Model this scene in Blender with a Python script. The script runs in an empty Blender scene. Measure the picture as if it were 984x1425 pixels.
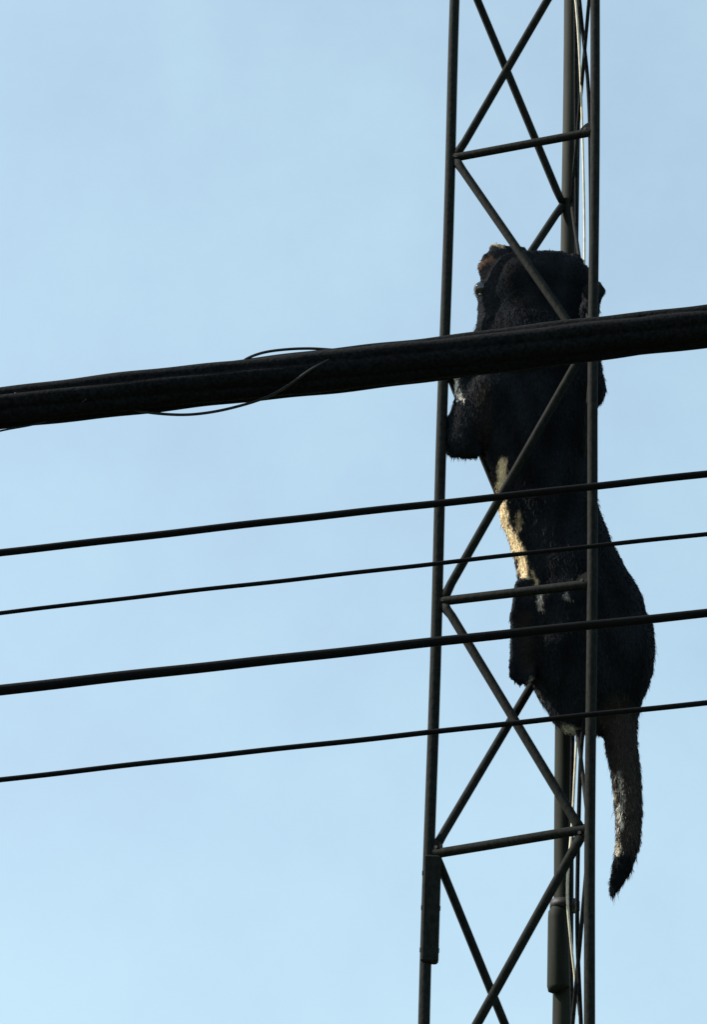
import bpy, math, random
import numpy as np
from mathutils import Vector, Matrix

random.seed(7)
rng = np.random.default_rng(7)
sc = bpy.context.scene
COL = sc.collection

# ------------------------------------------------------------------ camera
FPX = 3941.3                      # focal length in photo pixels (photo 984 x 1425)
PITCH, ROLL = 0.41941, 0.04378
PW, PH = 984.0, 1425.0
fw = Vector((0, math.cos(PITCH), math.sin(PITCH)))
rt0 = Vector((1, 0, 0)); up0 = rt0.cross(fw)
RT = rt0 * math.cos(ROLL) + up0 * math.sin(ROLL)
UP = -rt0 * math.sin(ROLL) + up0 * math.cos(ROLL)
EYE = 1.6                         # camera height above the ground
cam_d = bpy.data.cameras.new('camera')
cam = bpy.data.objects.new('camera', cam_d); COL.objects.link(cam)
cam.matrix_world = Matrix(((RT.x, UP.x, -fw.x, 0), (RT.y, UP.y, -fw.y, 0), (RT.z, UP.z, -fw.z, EYE), (0, 0, 0, 1)))
cam_d.sensor_fit = 'VERTICAL'; cam_d.sensor_height = 24.0
cam_d.lens = FPX / PH * 24.0
cam_d.clip_start = 0.1; cam_d.clip_end = 5000
sc.camera = cam

# ------------------------------------------------------------------ sky, sun, exposure
SUN_EL, SUN_AZ = math.radians(40), math.radians(-82)      # from the left
w = bpy.data.worlds.new('World'); sc.world = w; w.use_nodes = True
nt = w.node_tree; nt.nodes.clear()
sky = nt.nodes.new('ShaderNodeTexSky'); sky.sky_type = 'NISHITA'; sky.sun_disc = False
sky.sun_elevation = SUN_EL; sky.sun_rotation = SUN_AZ
sky.air_density = 1.0; sky.dust_density = 2.0; sky.ozone_density = 0.0; sky.altitude = 0
bg = nt.nodes.new('ShaderNodeBackground'); bg.inputs[1].default_value = 0.115
wo = nt.nodes.new('ShaderNodeOutputWorld')
# a trace of thin high cloud mottling the blue
tc = nt.nodes.new('ShaderNodeTexCoord')
nz = nt.nodes.new('ShaderNodeTexNoise'); nz.inputs['Scale'].default_value = 9; nz.inputs['Detail'].default_value = 7; nz.inputs['Roughness'].default_value = .62
mr = nt.nodes.new('ShaderNodeMapRange'); mr.inputs[1].default_value = .3; mr.inputs[2].default_value = .7; mr.inputs[3].default_value = .38; mr.inputs[4].default_value = .55
mx = nt.nodes.new('ShaderNodeMix'); mx.data_type = 'RGBA'
mx.inputs['B'].default_value = (3.6, 5.15, 5.75, 1)
nt.links.new(tc.outputs['Generated'], nz.inputs['Vector'])
nt.links.new(nz.outputs[0], mr.inputs[0]); nt.links.new(mr.outputs[0], mx.inputs['Factor'])
nt.links.new(sky.outputs[0], mx.inputs['A'])
nt.links.new(mx.outputs['Result'], bg.inputs[0]); nt.links.new(bg.outputs[0], wo.inputs[0])

sd = bpy.data.lights.new('sun', 'SUN'); sd.energy = 4.4; sd.angle = math.radians(.53); sd.color = (1, .94, .84)
so = bpy.data.objects.new('sun', sd); COL.objects.link(so)
sdir = Vector((math.sin(SUN_AZ) * math.cos(SUN_EL), math.cos(SUN_AZ) * math.cos(SUN_EL), math.sin(SUN_EL)))
so.rotation_euler = sdir.to_track_quat('Z', 'Y').to_euler()
sc.view_settings.view_transform = 'Standard'; sc.view_settings.look = 'None'
sc.view_settings.gamma = 1; sc.view_settings.exposure = 0.70; sc.view_settings.use_curve_mapping = False

# ------------------------------------------------------------------ helpers
def at(px, py, Y):
    """world point seen at photo pixel px,py standing at distance Y north of the camera"""
    d = fw * FPX + RT * (px - PW / 2) - UP * (py - PH / 2)
    p = d * (Y / d.y)
    return Vector((p.x, p.y, p.z + EYE))
def mpp(p):                        # metres per photo pixel at a world point
    return (Vector((p[0], p[1], p[2] - EYE)).dot(fw)) / FPX

def mat(name, base, rough=.5, metal=0.0, var=.35, scale=40, bump=.15, spec=.5, stretch=(1, 1, 1), col2=None):
    m = bpy.data.materials.new(name); m.use_nodes = True
    n = m.node_tree; b = n.nodes['Principled BSDF']
    b.inputs['Roughness'].default_value = rough; b.inputs['Metallic'].default_value = metal
    b.inputs['Specular IOR Level'].default_value = spec
    t = n.nodes.new('ShaderNodeTexCoord'); mp = n.nodes.new('ShaderNodeMapping'); mp.inputs['Scale'].default_value = stretch
    z = n.nodes.new('ShaderNodeTexNoise'); z.inputs['Scale'].default_value = scale; z.inputs['Detail'].default_value = 6
    n.links.new(t.outputs['Object'], mp.inputs[0]); n.links.new(mp.outputs[0], z.inputs['Vector'])
    r = n.nodes.new('ShaderNodeValToRGB'); r.color_ramp.elements[0].position = .35; r.color_ramp.elements[1].position = .65
    c2 = col2 or tuple(c * (1 + var) for c in base); c1 = tuple(c * (1 - var) for c in base)
    r.color_ramp.elements[0].color = (*c1, 1); r.color_ramp.elements[1].color = (*c2, 1)
    n.links.new(z.outputs[0], r.inputs[0]); n.links.new(r.outputs[0], b.inputs['Base Color'])
    if bump:
        bp = n.nodes.new('ShaderNodeBump'); bp.inputs['Strength'].default_value = bump; bp.inputs['Distance'].default_value = .002
        n.links.new(z.outputs[0], bp.inputs['Height']); n.links.new(bp.outputs[0], b.inputs['Normal'])
    return m

M = {
    'mast': mat('weathered_steel', (.007, .009, .008), .8, 0, .3, 110, .6, .12, (1, 1, .6), col2=(.013, .0145, .0125)),
    'pipe': mat('olive_steel', (.005, .007, .0045), .75, 0, .4, 40, .3, .18, (1, 1, .12), col2=(.016, .019, .012)),
    'rubber': mat('black_cable_jacket', (.003, .0035, .0045), .85, 0, .5, 120, .9, .08, col2=(.008, .009, .010)),
    'wire': mat('black_wire', (.0035, .0035, .004), .75, 0, .3, 80, .3, .1),
    'cream': mat('cream_coax_jacket', (.62, .56, .42), .5, 0, .2, 40, .1, .3),
    'steel': mat('lashing_steel', (.010, .010, .010), .6, .2, .3, 80, .1, .4),
    'eye': mat('eye_gloss', (.006, .005, .004), .05, 0, .2, 10, 0, .9),
    'claw': mat('claw_horn', (.12, .10, .08), .35, 0, .3, 90, .1, .5),
}
def attr_mat(name, rough):
    m = bpy.data.materials.new(name); m.use_nodes = True
    n = m.node_tree; b = n.nodes['Principled BSDF']
    a = n.nodes.new('ShaderNodeAttribute'); a.attribute_name = 'lit_coat'
    z = n.nodes.new('ShaderNodeTexNoise'); z.inputs['Scale'].default_value = 90; z.inputs['Detail'].default_value = 5
    mr = n.nodes.new('ShaderNodeMapRange'); mr.inputs[3].default_value = .5; mr.inputs[4].default_value = 1.5
    mu = n.nodes.new('ShaderNodeVectorMath'); mu.operation = 'SCALE'
    n.links.new(z.outputs[0], mr.inputs[0]); n.links.new(a.outputs['Color'], mu.inputs[0]); n.links.new(mr.outputs[0], mu.inputs['Scale'])
    n.links.new(mu.outputs[0], b.inputs['Base Color'])
    b.inputs['Roughness'].default_value = rough; b.inputs['Specular IOR Level'].default_value = .05
    return m
M['skin'] = attr_mat('coat_undercoat', .8)
M['fur'] = attr_mat('coat_hair', .75)

def mesh_obj(name, V, F, m, parent=None, smooth=True):
    me = bpy.data.meshes.new(name); me.from_pydata([tuple(v) for v in V], [], F); me.update()
    if smooth: me.polygons.foreach_set('use_smooth', [True] * len(me.polygons))
    me.materials.append(m)
    o = bpy.data.objects.new(name, me); COL.objects.link(o)
    if parent: o.parent = parent
    return o
def tag(o, label=None, cat=None, group=None, kind=None):
    if label: o['label'] = label
    if cat: o['category'] = cat
    if group: o['group'] = group
    if kind: o['kind'] = kind
    return o
def empty(name, loc):
    o = bpy.data.objects.new(name, None); COL.objects.link(o); o.location = loc; o.empty_display_size = .2
    return o
def tube_vf(pts, rad, sides=12, cap=True, jitter=0.0, seedv=0):
    pts = [Vector(p) for p in pts]; n = len(pts)
    rad = rad if hasattr(rad, '__len__') else [rad] * n
    V, F = [], []
    T = [(pts[min(i + 1, n - 1)] - pts[max(i - 1, 0)]).normalized() for i in range(n)]
    ref = Vector((0, 0, 1)) if abs(T[0].z) < .9 else Vector((1, 0, 0))
    nn = (ref - T[0] * ref.dot(T[0])).normalized()
    rr = random.Random(seedv)
    for i in range(n):
        nn = (nn - T[i] * nn.dot(T[i])).normalized(); bb = T[i].cross(nn)
        for k in range(sides):
            a = 2 * math.pi * k / sides
            r = rad[i] * (1 + jitter * (rr.random() - .5))
            V.append(pts[i] + (nn * math.cos(a) + bb * math.sin(a)) * r)
    for i in range(n - 1):
        for k in range(sides):
            k2 = (k + 1) % sides
            F.append((i * sides + k, i * sides + k2, (i + 1) * sides + k2, (i + 1) * sides + k))
    if cap:
        F.append(tuple(range(sides - 1, -1, -1))); F.append(tuple((n - 1) * sides + k for k in range(sides)))
    return V, F
def smooth_path(ctrl, step=8):
    """Catmull-Rom through control points"""
    c = [Vector(p) for p in ctrl]; c = [c[0] * 2 - c[1]] + c + [c[-1] * 2 - c[-2]]
    out = []
    for i in range(1, len(c) - 2):
        for s in range(step):
            t = s / step; p0, p1, p2, p3 = c[i - 1:i + 3]
            out.append(.5 * ((2 * p1) + (p2 - p0) * t + (2 * p0 - 5 * p1 + 4 * p2 - p3) * t * t + (-p0 + 3 * p1 - 3 * p2 + p3) * t ** 3))
    out.append(c[-2]); return out
def box_vf(c, ax, ay, az, sx, sy, sz, bev=.0):
    """chamfered box around c along axes ax, ay, az with half sizes"""
    V = []; F = []
    b = bev
    prof = [(-sx + b, -sy), (sx - b, -sy), (sx, -sy + b), (sx, sy - b), (sx - b, sy), (-sx + b, sy), (-sx, sy - b), (-sx, -sy + b)]
    lv = [(-sz, 1 - b / max(sx, sy)), (-sz + b, 1), (sz - b, 1), (sz, 1 - b / max(sx, sy))]
    for z, k in lv:
        for x, y in prof: V.append(c + ax * x * k + ay * y * k + az * z)
    for i in range(3):
        for k in range(8): F.append((i * 8 + k, i * 8 + (k + 1) % 8, (i + 1) * 8 + (k + 1) % 8, (i + 1) * 8 + k))
    F.append(tuple(range(7, -1, -1))); F.append(tuple(24 + k for k in range(8)))
    return V, F

# ------------------------------------------------------------------ ground (below the frame)
gV, gF, N = [], [], 40
for i in range(N + 1):
    for j in range(N + 1):
        x = (i / N - .5) * 2; y = (j / N - .5) * 2
        X = math.copysign(abs(x) ** 2.2, x) * 2500; Y = math.copysign(abs(y) ** 2.2, y) * 2500
        gV.append((X, Y, 0))
for i in range(N):
    for j in range(N): a = i * (N + 1) + j; gF.append((a, a + N + 1, a + N + 2, a + 1))
g = mesh_obj('ground', gV, gF, mat('dry_grass_soil', (.06, .07, .04), .95, 0, .35, 1.5, .4, .1))
tag(g, kind='structure')

# ------------------------------------------------------------------ the lattice mast
A_, D_, YAW, X0, Z0, HP = .40, 6.33914, -.45659, .21114, 1.97657 + EYE, .62172
pL = Vector((X0, D_, 0)); dd = Vector((math.cos(YAW), math.sin(YAW), 0)); pR = pL + dd * A_
pB = (pL + pR) / 2 + Vector((-dd.y, dd.x, 0)) * A_ * math.sqrt(3) / 2
ctr = (pL + pR + pB) / 3
def nd(p, k, dz=0.0): return Vector((p.x, p.y, Z0 + k * HP + dz))
mast = empty('lattice_mast', (ctr.x, ctr.y, 0))
mast.location = (0, 0, 0)
tag(mast, 'dark three-legged steel lattice mast with zigzag braces, crossed by overhead wires', 'mast')
KLO, KHI = -5, 8
ZB, ZT = 0.0, Z0 + 8.4 * HP
# legs: bottom to top, with slight weld rings
def leg(p, r0, r1, m, sides=16):
    zs = np.linspace(ZB, ZT, 60)
    pts = [Vector((p.x + .0012 * math.sin(z * 5.1 + r0 * 900), p.y + .001 * math.sin(z * 3.7), z)) for z in zs]
    V, F = tube_vf(pts, [r0 + (r1 - r0) * i / 59 for i in range(60)], sides)
    return mesh_obj('leg', V, F, m, mast)
leg(pL, .0138, .0130, M['mast']); leg(pR, .0130, .0120, M['mast'])
lb = leg(pB, .0245, .0232, M['pipe'], 20); tag(lb, 'thick olive rear tube of the mast')
# zigzag braces and crossbars
BR = .0110
brace_cache = {}
def rod(name, a, b, r=BR, flat=.75, m=None):
    """a rod with flattened, bolted ends"""
    a, b = Vector(a), Vector(b); T = (b - a); Ln = T.length; T.normalize()
    face = Vector((0, 0, 1)).cross(T)
    ref = face.normalized(); bb = T.cross(ref)
    st = [0, .03, .06, .94, .97, 1]; V = []; F = []; S = 10
    sag = [random.uniform(-.0022, .0022) for _ in st]
    for i, t in enumerate(st):
        e = 1 - flat * .45 if t in (0, 1) else (.85 if t in (.03, .97) else 1)
        wd = 1.25 if t in (0, 1) else (1.1 if t in (.03, .97) else 1)
        c = a + T * Ln * t + bb * sag[i]
        for k in range(S):
            an = 2 * math.pi * k / S
            V.append(c + ref * math.cos(an) * r * e + bb * math.sin(an) * r * wd)
    for i in range(len(st) - 1):
        for k in range(S): F.append((i * S + k, i * S + (k + 1) % S, (i + 1) * S + (k + 1) % S, (i + 1) * S + k))
    F.append(tuple(range(S - 1, -1, -1))); F.append(tuple((len(st) - 1) * S + k for k in range(S)))
    return mesh_obj(name, V, F, m or M['mast'], mast)
def inner(p, q, k, ins, dz=0.0):
    """weld point on the inner face of leg p, towards leg q"""
    d = (Vector((q.x, q.y, 0)) - Vector((p.x, p.y, 0))).normalized()
    return nd(p, k, dz) + d * ins
IL, IR, IB = .017, .023, .026
for k in range(KLO, KHI):
    odd = k % 2 != 0
    # front face: left leg nodes at odd levels, right leg nodes at even ones
    a, b = (inner(pL, pR, k, IL, .006), inner(pR, pL, k + 1, IR, -.006)) if odd else (inner(pR, pL, k, IR, .006), inner(pL, pR, k + 1, IL, -.006))
    rod('brace', a, b)
    # rear left face: left leg nodes at even levels, rear leg nodes at odd
    a, b = (inner(pB, pL, k, IB, .003), inner(pL, pB, k + 1, IL, -.003)) if odd else (inner(pL, pB, k, IL, .003), inner(pB, pL, k + 1, IB, -.003))
    rod('brace', a, b, BR * .95)
    # rear right face: slender ties
    a, b = (inner(pR, pB, k + 1, .01), inner(pB, pR, k, .02)) if odd else (inner(pB, pR, k + 1, .02), inner(pR, pB, k, .01))
    rod('brace', a, b, BR * .45)
for k in range(KLO, KHI + 1):
    rod('crossbar', nd(pL, k, -.012 if k < 1 else .0), nd(pR, k, .010 if k < 1 else -.010), BR * 1.02)
# gusset plates
def plate(p, q, k, s=.02, h=.03):
    d = (Vector((q.x, q.y, 0)) - Vector((p.x, p.y, 0))).normalized()
    nrm = Vector((-d.y, d.x, 0)); z = Vector((0, 0, 1)); c = nd(p, k) + d * .012
    out = [(-.006, -h), (s * .7, -h * .55), (s * 1.25, -h * .15), (s * 1.25, h * .25), (s * .6, h * .7), (-.006, h)]
    V = [c + d * x + z * y + nrm * t for t in (-.0045, .0045) for x, y in out]; n = len(out)
    F = [tuple(range(n)), tuple(range(2 * n - 1, n - 1, -1))] + [(i, i + n, (i + 1) % n + n, (i + 1) % n) for i in range(n)]
    o = mesh_obj('gusset_plate', V, F, M['mast'], mast, False)
    Vb, Fb = tube_vf([c + d * s * .55 - nrm * .010, c + d * s * .55 + nrm * .010], .0045, 6)
    mesh_obj('bolt', Vb, Fb, M['steel'], o, False)
for k in range(KLO, KHI + 1):
    plate(pL, pR, k, .016, .026)
    plate(pR, pL, k, .020, .024)
# splice sleeve low on the left leg, with its bolts
zt = nd(pL, 0, -.02).z; zb = at(600, 1341, D_).z
V, F = box_vf(Vector((pL.x + .0075, pL.y - .006, (zt + zb) / 2)), Vector((1, 0, 0)), Vector((0, 1, 0)), Vector((0, 0, 1)), .0205, .016, (zt - zb) / 2, .004)
sp = mesh_obj('splice_sleeve', V, F, M['mast'], mast, False)
for z in (zb + .03, zb + .13, zt - .04):
    V, F = tube_vf([Vector((pL.x - .0155, pL.y - .005, z)), Vector((pL.x + .0295, pL.y - .005, z))], .006, 6)
    mesh_obj('bolt', V, F, M['steel'], sp, False)
# rear-leg sleeve at the bottom with a rounded shoulder, and a clamp band on it
q0, q1 = at(777, 1266, pB.y), at(776, 1381, pB.y)
zs = [q1.z - .002, q1.z, q1.z + .006, q0.z - .03, q0.z - .012, q0.z, q0.z + .006]
V, F = tube_vf([Vector((pB.x - .010 - .001 * i, pB.y - .03, z)) for i, z in enumerate(zs)], [.018, .026, .027, .026, .024, .015, .004], 16)
sl = mesh_obj('sleeve', V, F, M['pipe'], mast)
V, F = tube_vf([Vector((pB.x + .002, pB.y - .02, q0.z - .006)), Vector((pB.x + .002, pB.y - .02, q0.z + .016))], .036, 16)
mesh_obj('clamp_band', V, F, M['steel'], sl)
# concrete footing
V, F = box_vf(Vector((ctr.x, ctr.y, .06)), Vector((1, 0, 0)), Vector((0, 1, 0)), Vector((0, 0, 1)), .45, .45, .14, .02)
mesh_obj('footing', V, F, mat('concrete', (.3, .29, .27), .9, 0, .2, 14, .4), mast, False)

# ------------------------------------------------------------------ feeder cables strapped inside the mast
def feeder(name, ctrl, r, m, label, group):
    Y0, Y1 = pR.y + .09, pB.y - .05
    pts = [at(x, y, Y0 + (Y1 - Y0) * t) for x, y, t in ctrl]
    lo = pts[-1].copy(); hi = pts[0].copy()
    up_ = (pts[0] - pts[1]).normalized(); dn_ = (pts[-1] - pts[-2]).normalized()
    pts = [Vector((hi.x, hi.y, ZT - .3)), Vector((hi.x, hi.y, (ZT + hi.z) / 2)), hi + up_ * .5, hi + up_ * .2] + pts + [lo + dn_ * .2] + [Vector((lo.x + .005, lo.y, lo.z * .5)), Vector((lo.x, lo.y + .02, .02))]
    V, F = tube_vf(smooth_path(pts, 10), r, 10)
    return tag(mesh_obj(name, V, F, m), label, 'cable', group)
feeder('feeder_cable', [(799, -30, .5), (806, 60, .5), (811, 180, .5), (814, 330, .5), (812, 500, .5), (811, 700, .7), (812, 900, .6), (803, 1030, .5), (797, 1140, .5),
       (790, 1235, .4), (795, 1310, .4), (808, 1425, .5), (812, 1500, .5)], .0030, M['cream'], 'thin cream cable running down beside the thick rear tube of the mast', 'cables run down the mast')
feeder('feeder_cable', [(804, -30, .3), (811, 40, .3), (819, 120, .3), (822, 220, .2), (823, 400, .2), (822, 700, .3), (817, 950, .3), (809, 1050, .3), (805, 1180, .3),
       (804, 1300, .3), (809, 1425, .3), (812, 1500, .3)], .0050, M['rubber'], 'black cable slanting in to the right front leg at the top of the mast', 'cables run down the mast')
feeder('feeder_cable', [(801, -30, .9), (802, 200, .9), (803, 500, .9), (801, 900, .9), (797, 1050, .9), (794, 1250, .9), (797, 1425, .9), (798, 1500, .9)],
       .0048, M['rubber'], 'black cable strapped against the right side of the thick rear tube', 'cables run down the mast')

# ------------------------------------------------------------------ overhead wires
def wire_pts(yl, ym, yr, Y, ext=(-14, 14), n=90):
    """a hanging wire through photo heights at x=0, 492, 984 at distance Y, carried on past both edges"""
    a, b, c = at(0, yl, Y), at(492, ym, Y), at(984, yr, Y)
    # parabola in x
    A = np.array([[p.x ** 2, p.x, 1] for p in (a, b, c)]); co = np.linalg.solve(A, [a.z, b.z, c.z])
    co[0] = max(-.003, min(.012, co[0]))
    # keep end heights
    s = (c.z - a.z) / (c.x - a.x) - co[0] * (c.x + a.x); k = a.z - co[0] * a.x ** 2 - s * a.x
    xs = np.concatenate([np.linspace(ext[0], a.x - .1, 20), np.linspace(a.x, c.x, n), np.linspace(c.x + .1, ext[1], 20)])
    return [Vector((x, Y, co[0] * x * x + s * x + k)) for x in xs]
def straight(name, yl, ym, yr, Y, wl, wr, label):
    P = wire_pts(yl, ym, yr, Y); m0 = mpp(at(492, ym, Y))
    R = [(wl + (wr - wl) * min(1, max(0, (p.x + .8) / 1.6))) * m0 / 2 for p in P]
    P = [p + Vector((0, 0, 0.0005 * math.sin(p.x * 7 + yl) + .0004 * math.sin(p.x * 19 + yr))) for p in P]
    V, F = tube_vf(P, R, 12)
    return tag(mesh_obj(name, V, F, M['wire']), label, 'wire', 'thin overhead wires below the cable bundle')
straight('overhead_wire', 769, 713, 660, 5.90, 10.5, 10.5, 'black overhead wire just below the thick cable bundle, uppermost of the four thin ones')
straight('overhead_wire', 853, 797, 743, 5.80, 6.0, 6.5, 'thinnest overhead wire, passing just above the paw of the cat')
straight('overhead_wire', 960.5, 904, 853, 5.95, 15.5, 12.5, 'heaviest of the four single wires, crossing the hips of the cat')
straight('overhead_wire', 1085, 1030, 978, 5.84, 7.5, 8.0, 'lowest overhead wire, crossing at the base of the tail')

YB = 5.75
bundle = empty('cable_bundle', (0, 0, 0))
tag(bundle, 'thick black overhead cable bundle wrapped with loose lashing wire across the mast', 'cable')
Pb = wire_pts(568, 512, 455, YB, n=320); mb = mpp(at(492, 512, YB))
V, F = [], []
S = 84
for i, p in enumerate(Pb):
    base = 28.5 + 1.0 * math.sin(p.x * 2.1 + 1)
    T = (Pb[min(i + 1, len(Pb) - 1)] - Pb[max(i - 1, 0)]).normalized(); u = Vector((0, 1, 0)); v = T.cross(u)
    for k in range(S):
        an = 2 * math.pi * k / S
        tw = an * 7 + p.x * 2.6 + .5 * math.sin(p.x * 1.7)
        r = base - 2.4 + 4.6 * abs(math.cos(tw / 2)) ** .6 + .9 * math.sin(p.x * 5.3 + an) + .6 * math.sin(p.x * 13 + 2 * an) + .5 * math.sin(p.x * 31 + 3 * an)
        V.append(p + (u * math.cos(an) + v * -math.sin(an)) * r * mb)
for i in range(len(Pb) - 1):
    for k in range(S): F.append((i * S + k, i * S + (k + 1) % S, (i + 1) * S + (k + 1) % S, (i + 1) * S + k))
F.append(tuple(range(S))); F.append(tuple((len(Pb) - 1) * S + k for k in reversed(range(S))))
mesh_obj('cable_core', V, F, M['rubber'], bundle)
# tight helical lashing and the loose loops in front
def lash(ctrl, r=1.7):
    m0 = mb
    V, F = tube_vf(smooth_path([at(x, y, YB + dy) for x, y, dy in ctrl], 10), r * m0, 8)
    return mesh_obj('lashing_wire', V, F, M['steel'], bundle)
lash([(330, 512, -.038), (342, 500, -.02), (365, 491, 0), (395, 486.5, .0), (430, 485, .0), (465, 487, .0), (500, 490, .0), (530, 495, .005)], 2.0)
lash([(520, 480, .03), (498, 486, 0), (475, 492, -.035), (435, 513, -.05), (400, 537, -.047), (372, 552, -.025), (340, 563, 0), (300, 572.5, 0), (262, 577, 0), (225, 576, 0), (192, 571.5, .0), (165, 563, .01), (150, 557, .03)], 2.0)
lash([(-60, 612, 0), (-20, 604, 0), (10, 597.5, 0), (45, 591, 0), (75, 582, 0), (95, 574, -.015), (120, 555, -.04)], 1.4)
lash([(20, 548, -.04), (45, 541, -.02), (75, 536.5, 0), (105, 537, .0), (130, 541, .03)], 1.6)
# ------------------------------------------------------------------ the cat: one smooth body from blended tapered limbs
YC = 6.37
prims = []
def limb(ctrl, ky=1.0, k=.012):
    """ctrl: (px, py, dy metres, radius px); consecutive pairs become tapered capsules"""
    P = [(at(x, y, YC + dy), r) for x, y, dy, r in ctrl]
    P = [(p, r * mpp(p)) for p, r in P]
    if len(P) == 1: P = P * 2
    for (a, ra), (b, rb) in zip(P[:-1], P[1:]):
        prims.append((np.array(a), np.array(b), ra, rb, ky, k))
# torso, throat to rump
limb([(745, 448, .02, 80), (745, 500, .01, 86), (746, 560, .0, 83), (750, 610, .0, 76), (757, 660, .0, 69), (764, 710, .0, 66), (781, 758, .0, 66), (797, 808, .0, 73),
      (812, 852, .0, 83), (823, 900, .0, 86), (822, 930, .01, 84), (820, 958, .02, 64)], .72, .015)
limb([(705, 500, -.055, 30), (690, 545, -.05, 34), (672, 590, -.035, 26)], .9)
limb([(792, 490, -.06, 30), (806, 535, -.06, 26)], .9)
limb([(850, 850, -.04, 42), (862, 900, -.05, 44), (848, 945, -.04, 30)], .9, .01)
limb([(800, 850, -.045, 44), (785, 900, -.04, 42), (785, 935, -.03, 34)], .9, .02)
limb([(800, 985, .0, 36), (838, 990, .02, 33)], .8)
# head
limb([(730, 400, .0, 53), (772, 398, .0, 49), (790, 402, .0, 42)], .85)
limb([(716, 420, .0, 50), (770, 440, .0, 56)], .8)
limb([(700, 385, .03, 30), (694, 428, .06, 27), (688, 436, .10, 18)], .9)            # cheek and muzzle, turned away to the left
limb([(708, 376, .0, 28), (694, 360, .0, 17), (687, 344, .005, 6)], .6, .005)
limb([(695, 382, .0, 24), (682, 362, .0, 12)], .5, .005)
limb([(690, 345, .0, 6), (725, 352, .0, 10)], .6, .005)        # left ear
limb([(676, 372, .0, 11), (690, 392, .0, 20)], .8, .008)
limb([(801, 368, .02, 14), (800, 360, .025, 9)], .6, .006)                            # right ear
limb([(676, 405, .005, 15)], 1, .004)                                                 # brow over the eye
# left foreleg, folded round the left mast leg
limb([(690, 540, -.02, 42), (668, 580, -.02, 40), (645, 612, -.02, 25)], .8)
limb([(638, 588, -.02, 17), (634, 624, -.02, 12), (659, 626, -.02, 12)], .9, .004)
limb([(630, 600, -.01, 10), (629, 628, -.01, 8)], .9, .004)
limb([(650, 598, -.03, 20), (648, 562, -.03, 14), (646, 522, -.035, 13), (633, 484, -.045, 13)], .9, .006)
# right foreleg, reaching round the right mast leg
limb([(795, 520, -.02, 36), (816, 540, -.04, 27), (822, 548, -.05, 20)], .9)
limb([(820, 530, -.05, 20), (818, 470, -.07, 15), (821, 430, -.10, 13), (827, 410, -.12, 11)], .9, .008)
limb([(826, 408, -.115, 15), (836, 406, -.13, 7)], .9, .006)
for q in range(4):                                                                    # toes over the steel
    limb([(828, 396 + q * 6, -.115, 6.5), (834 + (2.5 if q in (1, 2) else 0), 397 + q * 6, -.135, 4.5)], 1, .003)
# left hind leg: thigh forward, long foot hanging behind the crossbar
limb([(800, 905, -.01, 66), (775, 850, -.03, 42), (752, 838, -.04, 24)], .8)
limb([(745, 850, -.03, 26), (745, 900, -.03, 26), (750, 930, .0, 24)], .8, .01)
limb([(733, 818, -.03, 17), (731, 860, -.03, 20), (731, 905, -.03, 20), (727, 930, -.03, 18)], .8, .006)
for q, (x, y) in enumerate(((715, 940), (723, 947), (732, 947), (740, 940))):
    limb([(x + 2, y - 14, -.04, 7), (x, y, -.055, 6.2)], 1, .0015)
# right hind leg, knee out to the right, foot against the rear tube
limb([(840, 900, .02, 62), (868, 880, .04, 40), (866, 930, .06, 36), (835, 965, .10, 24), (812, 970, .14, 16), (806, 940, .15, 13)], .8)
limb([(868, 960, .0, 22), (872, 985, .02, 20)], .9)
# tail
TAIL = [(861, 995, .02, 27), (865, 1035, .02, 22), (872, 1080, .02, 20), (876, 1130, .02, 18.5), (875, 1172, .02, 16), (867, 1205, .02, 13.5), (858, 1228, .02, 9), (852, 1246, .02, 4)]
limb(TAIL, .9, .004)

H = .0065
lo = np.min([np.minimum(a, b) - max(ra, rb) for a, b, ra, rb, _, _ in prims], axis=0) - .03
hi = np.max([np.maximum(a, b) + max(ra, rb) for a, b, ra, rb, _, _ in prims], axis=0) + .03
nx, ny, nz_ = (np.ceil((hi - lo) / H).astype(int) + 1)
D = np.full((nx, ny, nz_), 1.0, np.float32)
for a, b, ra, rb, ky, k in prims:
    R_ = max(ra, rb) + .05
    l0 = np.maximum(0, ((np.minimum(a, b) - R_ - lo) / H).astype(int)); h0 = np.minimum([nx, ny, nz_], ((np.maximum(a, b) + R_ - lo) / H).astype(int) + 2)
    gx = lo[0] + np.arange(l0[0], h0[0]) * H; gy = lo[1] + np.arange(l0[1], h0[1]) * H; gz = lo[2] + np.arange(l0[2], h0[2]) * H
    X, Y, Z = np.meshgrid(gx, gy, gz, indexing='ij')
    s = np.array([1, 1 / ky, 1]); A1 = a * s; B1 = b * s; ab = B1 - A1; L2 = max(ab @ ab, 1e-9)
    px, py, pz = X - A1[0], Y / ky - A1[1], Z - A1[2]
    t = np.clip((px * ab[0] + py * ab[1] + pz * ab[2]) / L2, 0, 1)
    d = np.sqrt((px - t * ab[0]) ** 2 + (py - t * ab[1]) ** 2 + (pz - t * ab[2]) ** 2) - (ra + t * (rb - ra))
    sub = D[l0[0]:h0[0], l0[1]:h0[1], l0[2]:h0[2]]
    h = np.clip(.5 + .5 * (sub - d) / k, 0, 1)
    sub[...] = sub * (1 - h) + d * h - k * h * (1 - h)
# shaggy lumps
gx, gy, gz = np.meshgrid(*[lo[i] + np.arange(n) * H for i, n in enumerate((nx, ny, nz_))], indexing='ij')
D += (.0009 * np.sin(gx * 95 + 3 * np.sin(gz * 31)) * np.sin(gz * 62 + 2 * np.sin(gy * 47)) + .0005 * np.sin(gx * 190 + gz * 110) * np.sin(gy * 170)).astype(np.float32)
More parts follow.
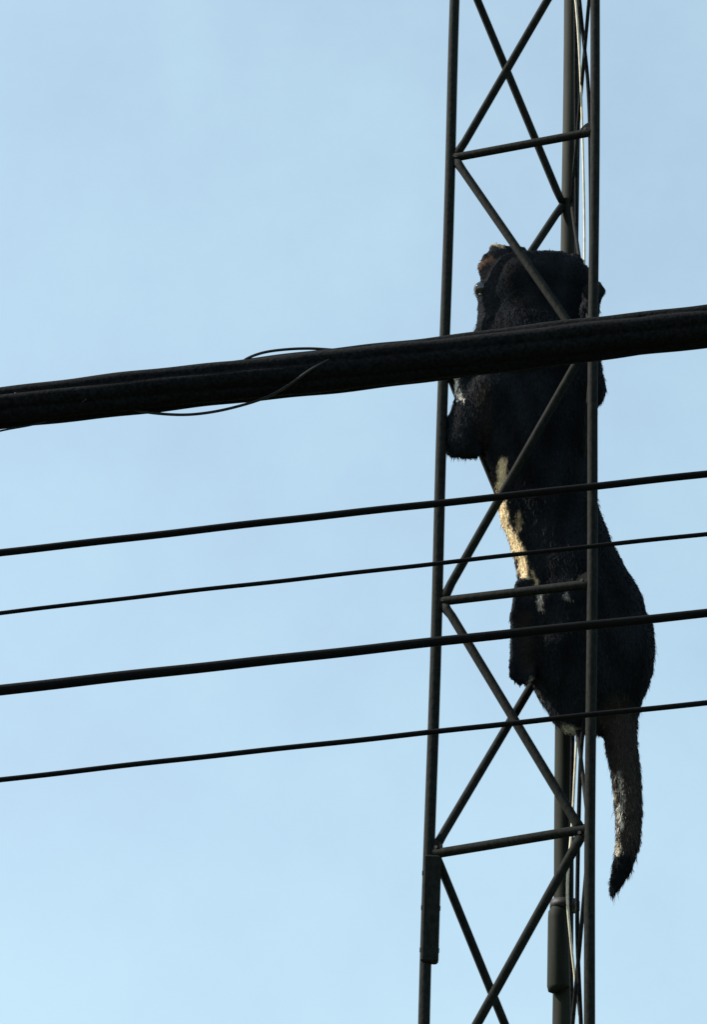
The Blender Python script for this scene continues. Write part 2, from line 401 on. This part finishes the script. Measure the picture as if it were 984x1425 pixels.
# naive surface nets
ins = D < 0
cube = np.zeros((nx - 1, ny - 1, nz_ - 1), np.int16)
for i in (0, 1):
    for j in (0, 1):
        for k in (0, 1): cube += ins[i:nx - 1 + i, j:ny - 1 + j, k:nz_ - 1 + k]
act = (cube > 0) & (cube < 8)
idx = np.full(act.shape, -1, np.int64); cells = np.argwhere(act); idx[act] = np.arange(len(cells))
acc = np.zeros((len(cells), 3)); cnt = np.zeros(len(cells))
corners = [(i, j, k) for i in (0, 1) for j in (0, 1) for k in (0, 1)]
for c1 in corners:
    for ax in range(3):
        if c1[ax]: continue
        c2 = list(c1); c2[ax] = 1
        d1 = D[tuple((cells + c1).T)]; d2 = D[tuple((cells + c2).T)]
        m = (d1 < 0) != (d2 < 0); t = np.where(m, d1 / np.where(m, d1 - d2, 1), 0)
        pos = np.array(c1, float)[None].repeat(len(cells), 0); pos[:, ax] += t
        acc[m] += pos[m]; cnt[m] += 1
VV = lo + (cells + acc / cnt[:, None]) * H
quads = []
for ax in range(3):
    u, v = (ax + 1) % 3, (ax + 2) % 3
    sl1 = [slice(None)] * 3; sl2 = [slice(None)] * 3; sl1[ax] = slice(0, -1); sl2[ax] = slice(1, None)
    e = ins[tuple(sl1)] != ins[tuple(sl2)]
    P = np.argwhere(e); P = P[(P[:, u] > 0) & (P[:, v] > 0)]
    eu = np.zeros(3, int); eu[u] = 1; ev = np.zeros(3, int); ev[v] = 1
    q = np.stack([idx[tuple(P.T)], idx[tuple((P - eu).T)], idx[tuple((P - eu - ev).T)], idx[tuple((P - ev).T)]], 1)
    inside_first = ins[tuple(P.T)]
    q[~inside_first] = q[~inside_first][:, ::-1]
    quads.append(q)
quads = np.concatenate(quads)

cat = empty('cat', (0, 0, 0))
tag(cat, 'large shaggy black cat clinging inside the mast, tan flank and hanging tail', 'cat')
body = mesh_obj('body', VV, quads.tolist(), M['skin'], cat)
me = body.data

# coat colours: black, tan belly fur, brown-grey tail root; sunlit edges and glints painted in
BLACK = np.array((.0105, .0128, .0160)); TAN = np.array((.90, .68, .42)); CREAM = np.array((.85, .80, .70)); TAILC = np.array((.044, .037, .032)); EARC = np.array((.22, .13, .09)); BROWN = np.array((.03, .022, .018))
def seg_d(P, a, b, ys=.22):
    s = np.array([1, ys, 1]); a = np.array(a) * s; b = np.array(b) * s; P = P * s; ab = b - a
    t = np.clip(((P - a) @ ab) / (ab @ ab), 0, 1); return np.linalg.norm(P - a - t[:, None] * ab, axis=1)
def lit_coat(P, jit=0):
    C = np.tile(BLACK, (len(P), 1)); px = .00172
    C *= (1 + .45 * np.sin(P[:, 2] * 23 + 2 * np.sin(P[:, 0] * 31)) * np.sin(P[:, 0] * 41 + P[:, 2] * 9))[:, None]  # blue-grey sky sheen mixed into the black, varied broadly
    jit = jit + 1.3 * np.sin(P[:, 2] * 170 + P[:, 0] * 60) * np.sin(P[:, 0] * 330 + P[:, 2] * 40) + .7 * np.sin(P[:, 2] * 420 + P[:, 0] * 200)
    def blend(ctrl, col, wpx, soft=.5, gain=1):
        pts = [at(x, y, YC + dy) for x, y, dy in ctrl]
        d = np.min([seg_d(P, a, b) for a, b in zip(pts[:-1], pts[1:])], axis=0) / px + jit
        f = np.clip((wpx - d) / (wpx * soft) , 0, 1)[:, None] * gain
        C[:] = C * (1 - f) + np.array(col) * f
    blend([(862, 1000, 0), (868, 1040, 0), (874, 1090, 0), (874, 1140, 0), (872, 1165, 0)], TAILC, 32, .7)
    blend([(822, 1003, .02), (850, 1012, .02)], TAILC, 14, .9, .7)
    blend([(672, 560, -.03), (675, 610, -.03)], BROWN, 20, .9, .6)
    blend([(730, 860, -.05), (735, 930, -.05)], BROWN, 16, .9, .6)
    blend([(699, 648, -.03), (698, 688, -.03)], TAN, 8, .35)  # tan belly fur, colour raised so it reads as sunlit
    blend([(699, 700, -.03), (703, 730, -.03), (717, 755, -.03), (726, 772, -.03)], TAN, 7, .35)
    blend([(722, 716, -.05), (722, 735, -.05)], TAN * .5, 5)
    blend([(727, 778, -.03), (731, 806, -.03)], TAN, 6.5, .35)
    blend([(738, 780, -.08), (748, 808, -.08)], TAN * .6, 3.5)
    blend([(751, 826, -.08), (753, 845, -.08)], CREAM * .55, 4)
    blend([(787, 828, -.1), (792, 838, -.1)], CREAM * .45, 3.5)  # small glint painted as colour
    blend([(711, 735, -.08), (722, 766, -.08)], BLACK, 2.5)
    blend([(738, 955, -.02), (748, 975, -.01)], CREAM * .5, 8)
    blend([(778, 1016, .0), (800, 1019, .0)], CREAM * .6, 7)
    blend([(853, 1095, -.01), (855, 1130, -.01), (857, 1160, -.01), (862, 1180, -.01)], CREAM * np.array((1, .92, .8)), 6, .8)  # sunlit left fringe of the tail and its streaks, painted as colour
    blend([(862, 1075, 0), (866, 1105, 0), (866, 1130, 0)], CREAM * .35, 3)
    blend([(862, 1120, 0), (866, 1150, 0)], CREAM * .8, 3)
    blend([(668, 372, .0), (682, 362, -.01)], EARC * .6, 8, .8)
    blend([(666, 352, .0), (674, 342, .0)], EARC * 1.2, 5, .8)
    blend([(634, 515, -.03), (635, 546, -.03), (645, 566, -.03)], CREAM, 4.5, .4)  # rim light painted along the foreleg edge
    blend([(668, 350, .0), (684, 336, .0), (698, 344, 0)], TAN * .5, 6)  # painted rim light on the top fringe of the ear
    return C
def set_coat(me, C):
    at_ = me.color_attributes.new('lit_coat', 'FLOAT_COLOR', 'POINT')
    at_.data.foreach_set('color', np.concatenate([C, np.ones((len(C), 1))], 1).astype(np.float32).ravel())
set_coat(me, lit_coat(VV) * .85)

# hair: many slim blades combed down the body
tri = np.concatenate([quads[:, [0, 1, 2]], quads[:, [0, 2, 3]]]); a, b, c = VV[tri[:, 0]], VV[tri[:, 1]], VV[tri[:, 2]]
nn = np.cross(b - a, c - a); area = np.linalg.norm(nn, axis=1); nn = nn / np.maximum(area, 1e-12)[:, None]
NH = 170000
pick = rng.choice(len(tri), NH, p=area / area.sum()); r1 = np.sqrt(rng.random(NH)); r2 = rng.random(NH)
P = (1 - r1)[:, None] * a[pick] + (r1 * (1 - r2))[:, None] * b[pick] + (r1 * r2)[:, None] * c[pick]; Nn = nn[pick]
zc = P[:, 2]
z_head = at(740, 450, YC).z; z_tail = at(860, 1025, YC).z; ztip = at(860, 1188, YC).z
xt = at(842, 1100, YC).x
down = np.tile(np.array([.10, 0, -1.0]), (NH, 1)); down[zc > z_head] = (-.15, .1, -.7)
flow = down - (np.sum(down * Nn, 1))[:, None] * Nn + rng.normal(0, .13, (NH, 3))
# clumping
cl = np.sin(P[:, 0] * 310 + 4 * np.sin(P[:, 2] * 90)) * .18
flow[:, 0] += cl
flow /= np.linalg.norm(flow, axis=1)[:, None]
tailm = (zc < z_tail) & (P[:, 0] > xt)
Ln = rng.uniform(.006, .0125, NH); Ln[zc > z_head] *= .45; Ln[(P[:, 0] < at(745, 880, YC).x) & (zc < at(700, 800, YC).z)] *= .45; Ln[tailm] *= 1.25
lift = rng.uniform(.02, .14, NH); st_ = rng.random(NH) < .06; Ln[st_] *= 2.1; lift[st_] += .12; lift[tailm] = rng.uniform(.04, .22, tailm.sum())
dirv = flow * (1 - lift)[:, None] + Nn * lift[:, None]
side = np.cross(dirv, Nn + rng.normal(0, .4, (NH, 3))); side /= np.maximum(np.linalg.norm(side, axis=1), 1e-9)[:, None]
W_ = rng.uniform(.0005, .0011, NH)
v0 = P - side * W_[:, None] - Nn * .001; v1 = P + side * W_[:, None] - Nn * .001
mid = P + dirv * (Ln * .55)[:, None] + Nn * .001
v2 = mid + side * (W_ * .7)[:, None]; v3 = mid - side * (W_ * .7)[:, None]
tipv = P + dirv * Ln[:, None] + np.array([0, 0, -1.0]) * (Ln * .18)[:, None]
HV = np.stack([v0, v1, v2, v3, tipv], 1).reshape(-1, 3)
base = np.arange(NH) * 5
HF = np.concatenate([np.stack([base, base + 1, base + 2], 1), np.stack([base, base + 2, base + 3], 1), np.stack([base + 3, base + 2, base + 4], 1)])
hm = bpy.data.meshes.new('fur')
hm.vertices.add(len(HV)); hm.vertices.foreach_set('co', HV.astype(np.float32).ravel())
hm.loops.add(len(HF) * 3); hm.loops.foreach_set('vertex_index', HF.astype(np.int32).ravel())
hm.polygons.add(len(HF)); hm.polygons.foreach_set('loop_start', (np.arange(len(HF)) * 3).astype(np.int32)); hm.polygons.foreach_set('loop_total', np.full(len(HF), 3, np.int32))
hm.update(calc_edges=True); hm.materials.append(M['fur'])
HC = lit_coat(P, rng.normal(0, 1.5, NH)) * rng.uniform(.6, 1.5, NH)[:, None]; HC = np.minimum(HC, .9)
HC[tailm & (zc < ztip)] = BLACK * .6
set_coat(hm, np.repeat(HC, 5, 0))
fur = bpy.data.objects.new('fur', hm); COL.objects.link(fur); fur.parent = cat; fur['kind'] = 'stuff'

# eye with lid, nose, claws
def ball(name, c, r, m, parent, sx=(1, 1, 1), n=10):
    V = [Vector((0, 0, 1))]; F = []
    for i in range(1, n):
        th = math.pi * i / n
        for j in range(n * 2):
            ph = math.pi * j / n; V.append(Vector((math.sin(th) * math.cos(ph), math.sin(th) * math.sin(ph), math.cos(th))))
    V.append(Vector((0, 0, -1))); q = n * 2
    for j in range(q): F.append((0, 1 + j, 1 + (j + 1) % q)); F.append((len(V) - 1, len(V) - 2 - j, len(V) - 2 - (j + 1) % q))
    for i in range(n - 2):
        for j in range(q): F.append((1 + i * q + j, 1 + (i + 1) * q + j, 1 + (i + 1) * q + (j + 1) % q, 1 + i * q + (j + 1) % q))
    return mesh_obj(name, [Vector(c) + Vector((v.x * sx[0], v.y * sx[1], v.z * sx[2])) * r for v in V], F, m, parent)
e = at(671, 403, YC - .012)
ball('eye', e, .0215, M['eye'], cat)
ln = [e + Vector((math.cos(t) * .0225 * .8, -.013, math.sin(t) * .0225)) for t in np.linspace(-2.0, .3, 12)]
V, F = tube_vf(ln, .0028, 6); mesh_obj('eyelid', V, F, mat('lid_grey', (.16, .16, .15), .5, 0, .2, 30, 0), cat)
ball('nose', at(686, 436, YC + .135), .014, M['eye'], cat, (1, .7, .8))
for x, y, dy in [(717, 949, -.045), (724, 953, -.045), (731, 952, -.045), (738, 947, -.045)] + []:
    p = at(x, y, YC + dy)
    V, F = tube_vf([p + Vector((0, 0, .006)), p + Vector((0, -.004, -.001)), p + Vector((0, -.003, -.009))], [.0035, .0028, .0004], 7)
    mesh_obj('claw', V, F, M['claw'], cat)
print('cat verts', len(VV), 'hair', NH)
